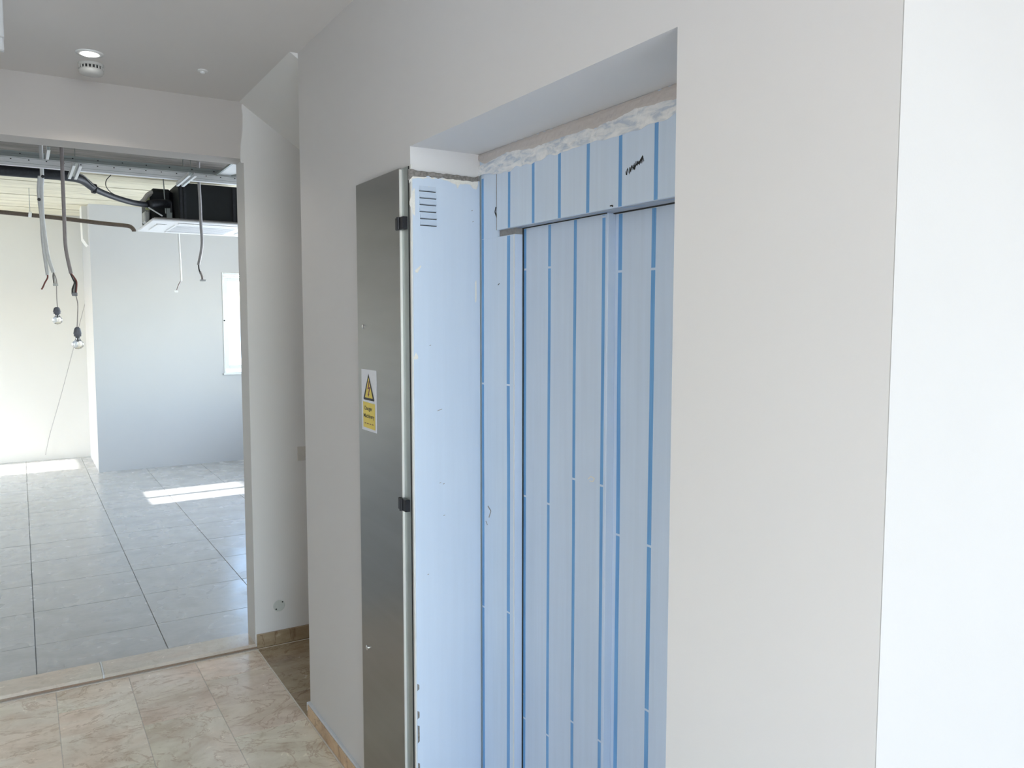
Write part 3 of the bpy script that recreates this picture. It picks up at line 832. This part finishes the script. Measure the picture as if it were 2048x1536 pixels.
for i in range(26): box(bm, -.86+i*.151, -.852+i*.151, YG2-.003, YG2+.001, 2.81, 2.816)
obj('punched_holes', bm, M_DARK, g2)['kind'] = 'stuff'
for x in (-.1, 1.05):
    bm = B(); tube(bm, [(x, YG2+.02, CZ1), (x, YG2+.02, ZS+.005)], .0022, 6, False); obj('hanger_wire', bm, M_GALVD, g2)
# cross clips hanging under the channel
def clip(pa, pb, label, two=True):
    a, b = at(*pa, 'z', z0g-.004), at(*pb, 'z', z0g-.004)
    x = (a.x+b.x)/2; y0, y1 = min(a.y, b.y), max(a.y, b.y)
    e = empty('cross_clip', (x, y0, z0g-.02), label, 'metal clip', 'clips under the ceiling channel')
    for s in ((-1, 1) if two else (0,)):
        bm = B(); xx = x+s*.018
        box(bm, xx-.009, xx+.009, y0, y1, z0g-.026, z0g-.0245); box(bm, xx-.009, xx-.0075, y0, y1, z0g-.026, z0g-.002)
        obj('flange', bm, M_GALV, e)
    obj('web', bx(x-.009, x+.009, y0+.005, y1-.005, z0g-.008, z0g-.006), M_GALVD, e)
    p = Vector((x, (y0+y1)/2, 0))
    if not two:
        bm = B(); tube(bm, [(x, p.y, z0g-.008), (x, p.y, ZS+.004)], .002, 6, False); obj('hanger_wire', bm, M_GALVD, e)
    return e
clip((383, 345), (362, 367), 'short bright clip crossing under the channel near the black cassette')
clip((154, 325), (145, 352), 'short bright clip crossing under the channel at the black pipe')
clip((103, 293), (88, 311), 'small steel clip high under the slab above the white cable', False)
# perforated sheet on the channels at the right
s_ = empty('metal_sheet', (1.3, 5.6, 2.75), 'bright flat metal sheet lying across the ceiling channels by the jamb', 'metal sheet')
xa = at(432, 350, 'z', 2.76).x
obj('sheet', bx(xa, 2.2, 5.42, YG+.01, 2.756, 2.759), M_GALV, s_)
obj('folded_edge', bx(xa-.012, xa, 5.42, YG+.01, 2.748, 2.760), M_GALVD, s_)
bm = B(); tube(bm, [(1.33, YG-.02, 2.753), (1.55, 5.45, 2.753)], .006, 6, False); obj('brace', bm, M_GALVD, s_)

# ------------------------------------------------------------------ ceiling cassette air conditioner
ZP = 2.55
ac = empty('cassette_air_conditioner', (1.44, 7.73, ZP), 'black bodied ceiling cassette air conditioner with white panel below', 'air conditioner')
px0, px1, py0, py1 = .966, 1.916, 7.255, 8.205
bm = B()
box(bm, px0, px1, py0, py1, ZP, ZP+.022, bev=.008); obj('front_panel', bm, M_ACW, ac)
gr = obj('intake_grille', bx(px0+.21, px1-.21, py0+.21, py1-.21, ZP-.006, ZP+.002, bev=.004), M_ACW, ac)
for i in range(9):
    y = py0+.25+i*.056
    obj('grille_slat', bx(px0+.23, px1-.23, y, y+.012, ZP-.009, ZP-.005), M_FACE, gr)
for (x0, x1, y0, y1) in ((px0+.22, px1-.22, py0+.07, py0+.14), (px0+.22, px1-.22, py1-.14, py1-.07), (px0+.07, px0+.14, py0+.22, py1-.22), (px1-.14, px1-.07, py0+.22, py1-.22)):
    f_ = obj('air_flap', bx(x0, x1, y0, y1, ZP-.007, ZP+.001, bev=.003), M_ACW, ac)
    obj('flap_gap', bx(x0-.008, x1+.008, y0-.012, y0-.0005, ZP-.001, ZP+.0005), M_NOTCH, f_)
BX = 1.185
ztb = 2.885
obj('body', bx(BX, px1-.01, py0+.04, py1-.05, ZP+.022, ztb, bev=.006), M_CAS, ac)
obj('valve_section', bx(px0+.035, BX, py0+.32, py1-.05, ZP+.022, ztb-.02, bev=.03), M_CAS, ac)
obj('rim', bx(px0+.03, px1-.01, py0+.03, py1-.04, ZP+.02, ZP+.034), M_NOTCH, ac)
for x in (BX+.01, BX+.04, BX+.44):
    obj('body_rib', bx(x, x+.02, py0+.032, py0+.045, ZP+.034, ztb-.01), M_RUB, ac)
obj('mounting_bracket', bx(1.12, 1.165, py0+.25, py0+.262, ZP+.03, ZP+.17, bev=.002), M_GALVD, ac)
obj('foam_strip', bx(px0+.002, px0+.034, py0+.33, py0+.36, ZP+.13, ztb-.10, bev=.003), M_FOAM, ac)
obj('lagging', bx(px0-.01, px0+.032, py0+.33, py0+.5, ZP+.02, ZP+.12, bev=.01), M_CONN, ac)
bm = B(); tube(bm, [(1.105, py0+.2, ZP+.09), (1.098, py0+.2, ZP+.28), (1.09, py0+.2, ZS)], .005, 8, False); obj('suspension_rod', bm, M_GALVD, ac)
bm = B(); tube(bm, [at(282, 413-14, 'y', 7.6), at(287, 402, 'y', 7.6), at(296, 390, 'y', 7.6), at(306, 385, 'y', 7.6)], .022, 8); obj('drain_hose', bm, M_SWITCH, ac)

# black insulated pipe run
pts = [(-30, 337), (0, 340), (60, 345), (120, 350), (148, 354), (168, 362), (188, 377), (212, 388), (240, 398), (270, 406), (300, 410), (325, 409)]
yp = [6.35, 6.35, 6.4, 6.45, 6.5, 6.6, 6.75, 6.9, 7.05, 7.2, 7.35, 7.5]
ip = empty('refrigerant_pipe', (0, 6.4, 2.75), 'thick black insulated pipe snaking from the left to the cassette', 'pipe')
P = [at(x, y, 'y', Y) for (x, y), Y in zip(pts, yp)]
bm = B(); tube(bm, P, lambda t: .036 if t < .33 else (.036-(t-.33)*.05 if t < .6 else .0225), 10); obj('insulation', bm, M_RUB, ip, True)
bm = B(); tube(bm, [at(298, 409, 'y', 7.3), at(318, 407, 'y', 7.36), at(338, 408, 'y', 7.42)], .036, 10); obj('end_sleeve', bm, M_RUB, ip, True)
bm = B(); tube(bm, [at(335, 405, 'y', 7.38), at(341, 404, 'y', 7.38), at(343, 412, 'y', 7.38), at(343, 425, 'y', 7.38)], .010, 8); obj('elbow', bm, M_RUB, ip, True)
bm = B()
tube(bm, [at(152, 346, 'y', 6.45), at(168, 352, 'y', 6.5), at(182, 366, 'y', 6.6), at(192, 375, 'y', 6.68)], .004, 6)
obj('tie_wire', bm, M_WBLK, ip)
bm = B(); tube(bm, [at(222, 350, 'y', 6.9), at(213, 360, 'y', 6.9), at(212, 372, 'y', 6.9), at(222, 385, 'y', 6.95), at(240, 394, 'y', 7.0)], .003, 6)
obj('loose_wire', bm, M_WBLK, ip)
bm = B(); tube(bm, [at(297, 415, 'y', 7.28), at(310, 423, 'y', 7.26), at(325, 432, 'y', 7.25)], .006, 6); obj('signal_cable', bm, M_CWHITE, ip)
for k in (3, 6):
    p = P[k]; bm = B(); tube(bm, [p+Vector((-.012, -.002, 0)), p+Vector((.012, .002, -.003))], .036, 10, False); obj('tape_band', bm, M_BLACK, ip)

# brown drain pipe
dp = empty('drain_pipe', (0, 9.2, 2.8), 'thin dark brown pipe hung below the slab with a bent end', 'pipe')
yD = 9.3
bm = B(); tube(bm, [at(x, y, 'y', yD) for x, y in ((-40, 421), (0, 424), (60, 430), (130, 437.5), (200, 446), (245, 450.5), (260, 453), (267, 459), (268, 463))], .021, 10)
obj('pipe', bm, M_COPPER, dp, True)
a = at(59, 405, 'y', yD); b = at(60, 426, 'y', yD)
bm = B(); tube(bm, [(b.x, yD, b.z), (b.x, yD, ZS)], .003, 6, False); obj('hanger_rod', bm, M_GALVD, dp)
bm = B(); tube(bm, [(b.x-.014, yD, b.z-.012), (b.x+.014, yD, b.z-.015)], .028, 12, False); obj('pipe_clip', bm, M_CWHITE, dp)

# ------------------------------------------------------------------ hanging cables
def cable(label, Y, main, r, mat, top_to=None, smooth_n=6):
    P = [at(x, y, 'y', Y) for x, y in main]
    root = empty('hanging_cable', P[0], label, 'cable', 'loose cables hanging from the far ceiling')
    bm = B(); tube(bm, ([Vector((P[0].x, Y, ZS+.004))] if top_to else [])+P, r, 8); obj('sheath', bm, mat, root, True)
    return root
def conductors(root, Y, sets):
    for mat, r, pl_ in sets:
        bm = B(); tube(bm, [at(x, y, 'y', Y) for x, y in pl_], r, 6); obj('conductor', bm, mat, root, True)
def terminal(root, Y, x0, y0, x1, y1, mat=None, d=.01):
    a, b = at(x0, y0, 'y', Y), at(x1, y1, 'y', Y)
    obj('terminal_block', bx(min(a.x, b.x), max(a.x, b.x), Y-d, Y+d, min(a.z, b.z), max(a.z, b.z), bev=.002), mat or M_CONN, root)
def bulb(Y, wire, hx, hy0, hy1, bulb_y, r, label):
    """lamp holder and clear bulb on a thin flex"""
    P = [at(x, y, 'y', Y) for x, y in wire]
    root = empty('pendant_bulb', P[0], label, 'light bulb', 'bare bulbs on temporary flex')
    bm = B(); tube(bm, P, .0028, 6); obj('flex', bm, M_CGREY2, root)
    a, b = at(hx, hy0, 'y', Y), at(hx, hy1, 'y', Y); H = a.z-b.z
    obj('lamp_holder', lathe(B(), [(.008, 0), (.016, -H*.12), (.0205, -H*.35), (.0215, -H*.5), (.0235, -H*.52), (.0235, -H*.6), (.021, -H*.62), (.0205, -H*.85), (.013, -H*.87), (.0125, -H)], (a.x, Y, a.z), 'z', 18), M_HOLD, root, True)
    g = at(hx+1.5, bulb_y, 'y', Y)
    L0 = b.z-g.z
    obj('bulb', lathe(B(), [(.0125, L0), (.014, L0*.8), (.022, L0*.5), (r*.93, L0*.22), (r, 0), (r*.88, -r*.55), (r*.5, -r*.9), (0.0, -r*1.02)], (g.x, Y, g.z), 'z', 24), M_BULB, root, True)
    bm = B(); tube(bm, [(g.x, Y, b.z), (g.x, Y, g.z+.012)], .003, 6, False)
    tube(bm, [(g.x-.008, Y, g.z+.018), (g.x, Y, g.z+.008), (g.x+.008, Y, g.z+.018)], .0015, 5); obj('filament_stem', bm, M_HOLD, root)
Y1c = 6.1
c1 = cable('pair of white cables taped together and ending in a bare bulb lead', Y1c, [(84, 349), (83, 375), (84, 410), (86, 440), (91, 480), (97, 515), (107, 545)], .0125, M_CWHITE, True)
conductors(c1, Y1c, [(M_CWHITE, .010, [(79, 352), (77, 380), (79, 405), (83, 440), (85, 475), (89, 510), (95, 550)]),
                     (M_WRED, .0055, [(95, 549), (95, 556), (90, 565), (86, 574), (83, 579)]),
                     (M_WBLK, .003, [(107, 544), (106, 553), (108, 568)]), (M_CGREY2, .003, [(107, 545), (112, 556), (114, 568)]), (M_CGREY, .003, [(107, 546), (109, 556), (111, 569)])])
terminal(c1, Y1c, 106, 567, 116.5, 572)
for px, py in ((85.5, 353), (78, 399)):
    q = at(px, py, 'y', Y1c-.012); obj('tape_mark', lathe(B(), [(.010, -.006), (.010, .006)], (q.x, q.y, q.z), 'y', 12), M_BLACK, c1)
bulb(Y1c, [(113, 569), (113.5, 595), (115, 614)], 113.5, 614, 630, 639, .031, 'smaller clear bulb in a grey holder, left of the two bare bulbs')
Y2c = 5.7
c2 = cable('long straight grey brown cable dropping from the header to the lower bulb', Y2c, [(123, 290), (125, 350), (127, 400), (129, 450), (131, 490), (135, 515), (142, 547)], .0115, M_CGREY2, True)
conductors(c2, Y2c, [(M_WRED, .005, [(141, 546), (149, 556), (153.5, 566), (152, 586)]), (M_WBLK, .0048, [(141, 547), (146, 558), (149, 566), (145, 578), (145, 589)]),
                     (M_CGREY2, .0045, [(142, 547), (148, 561), (149, 573), (148, 588)]), (M_WBLK, .004, [(148, 560), (152, 570), (150, 588)])])
terminal(c2, Y2c, 144, 585, 155, 592, M_HOLD)
bulb(Y2c, [(151, 588), (155.5, 608), (155, 635), (154.3, 655)], 154.5, 654, 676, 687, .034, 'larger clear bulb in a ribbed grey holder, lower of the two bare bulbs')
Y3c = 7.05
c3 = cable('grey cable with a curved end hanging in front of the cassette', Y3c, [(398, 366), (400, 400), (402, 450), (404, 478), (403, 500), (397, 530)], .0125, M_CGREY, True)
conductors(c3, Y3c, [(M_WBLK, .006, [(397, 529), (398, 538), (401, 548)]), (M_CGREY2, .010, [(400, 543), (404, 552), (405, 559)])])
terminal(c3, Y3c, 400, 559, 412, 563, M_CWHITE)
Y4c = 8.6
c4 = cable('white cable below the cassette with a white tipped end', Y4c, [(357, 462), (358.5, 490), (361, 530), (362.5, 562)], .0095, M_CWHITE, True)
conductors(c4, Y4c, [(M_CGREY2, .007, [(361, 563), (357, 571), (354, 580)])])
terminal(c4, Y4c, 348, 581, 356, 585, M_CWHITE)
# thin string stretched diagonally against the far wall
sg = empty('string', at(178, 575, 'y', YW-.1), 'thin grey string hanging slantwise in front of the bright far wall', 'string')
P = [at(178, 575, 'y', YW-.06), at(155, 665, 'y', YW-.05), at(125, 780, 'y', YW-.04), at(100, 868, 'y', YW-.03), at(91, 910, 'y', YW-.02)]
bm = B(); tube(bm, P, .004, 5); obj('strand', bm, M_CGREY, sg)
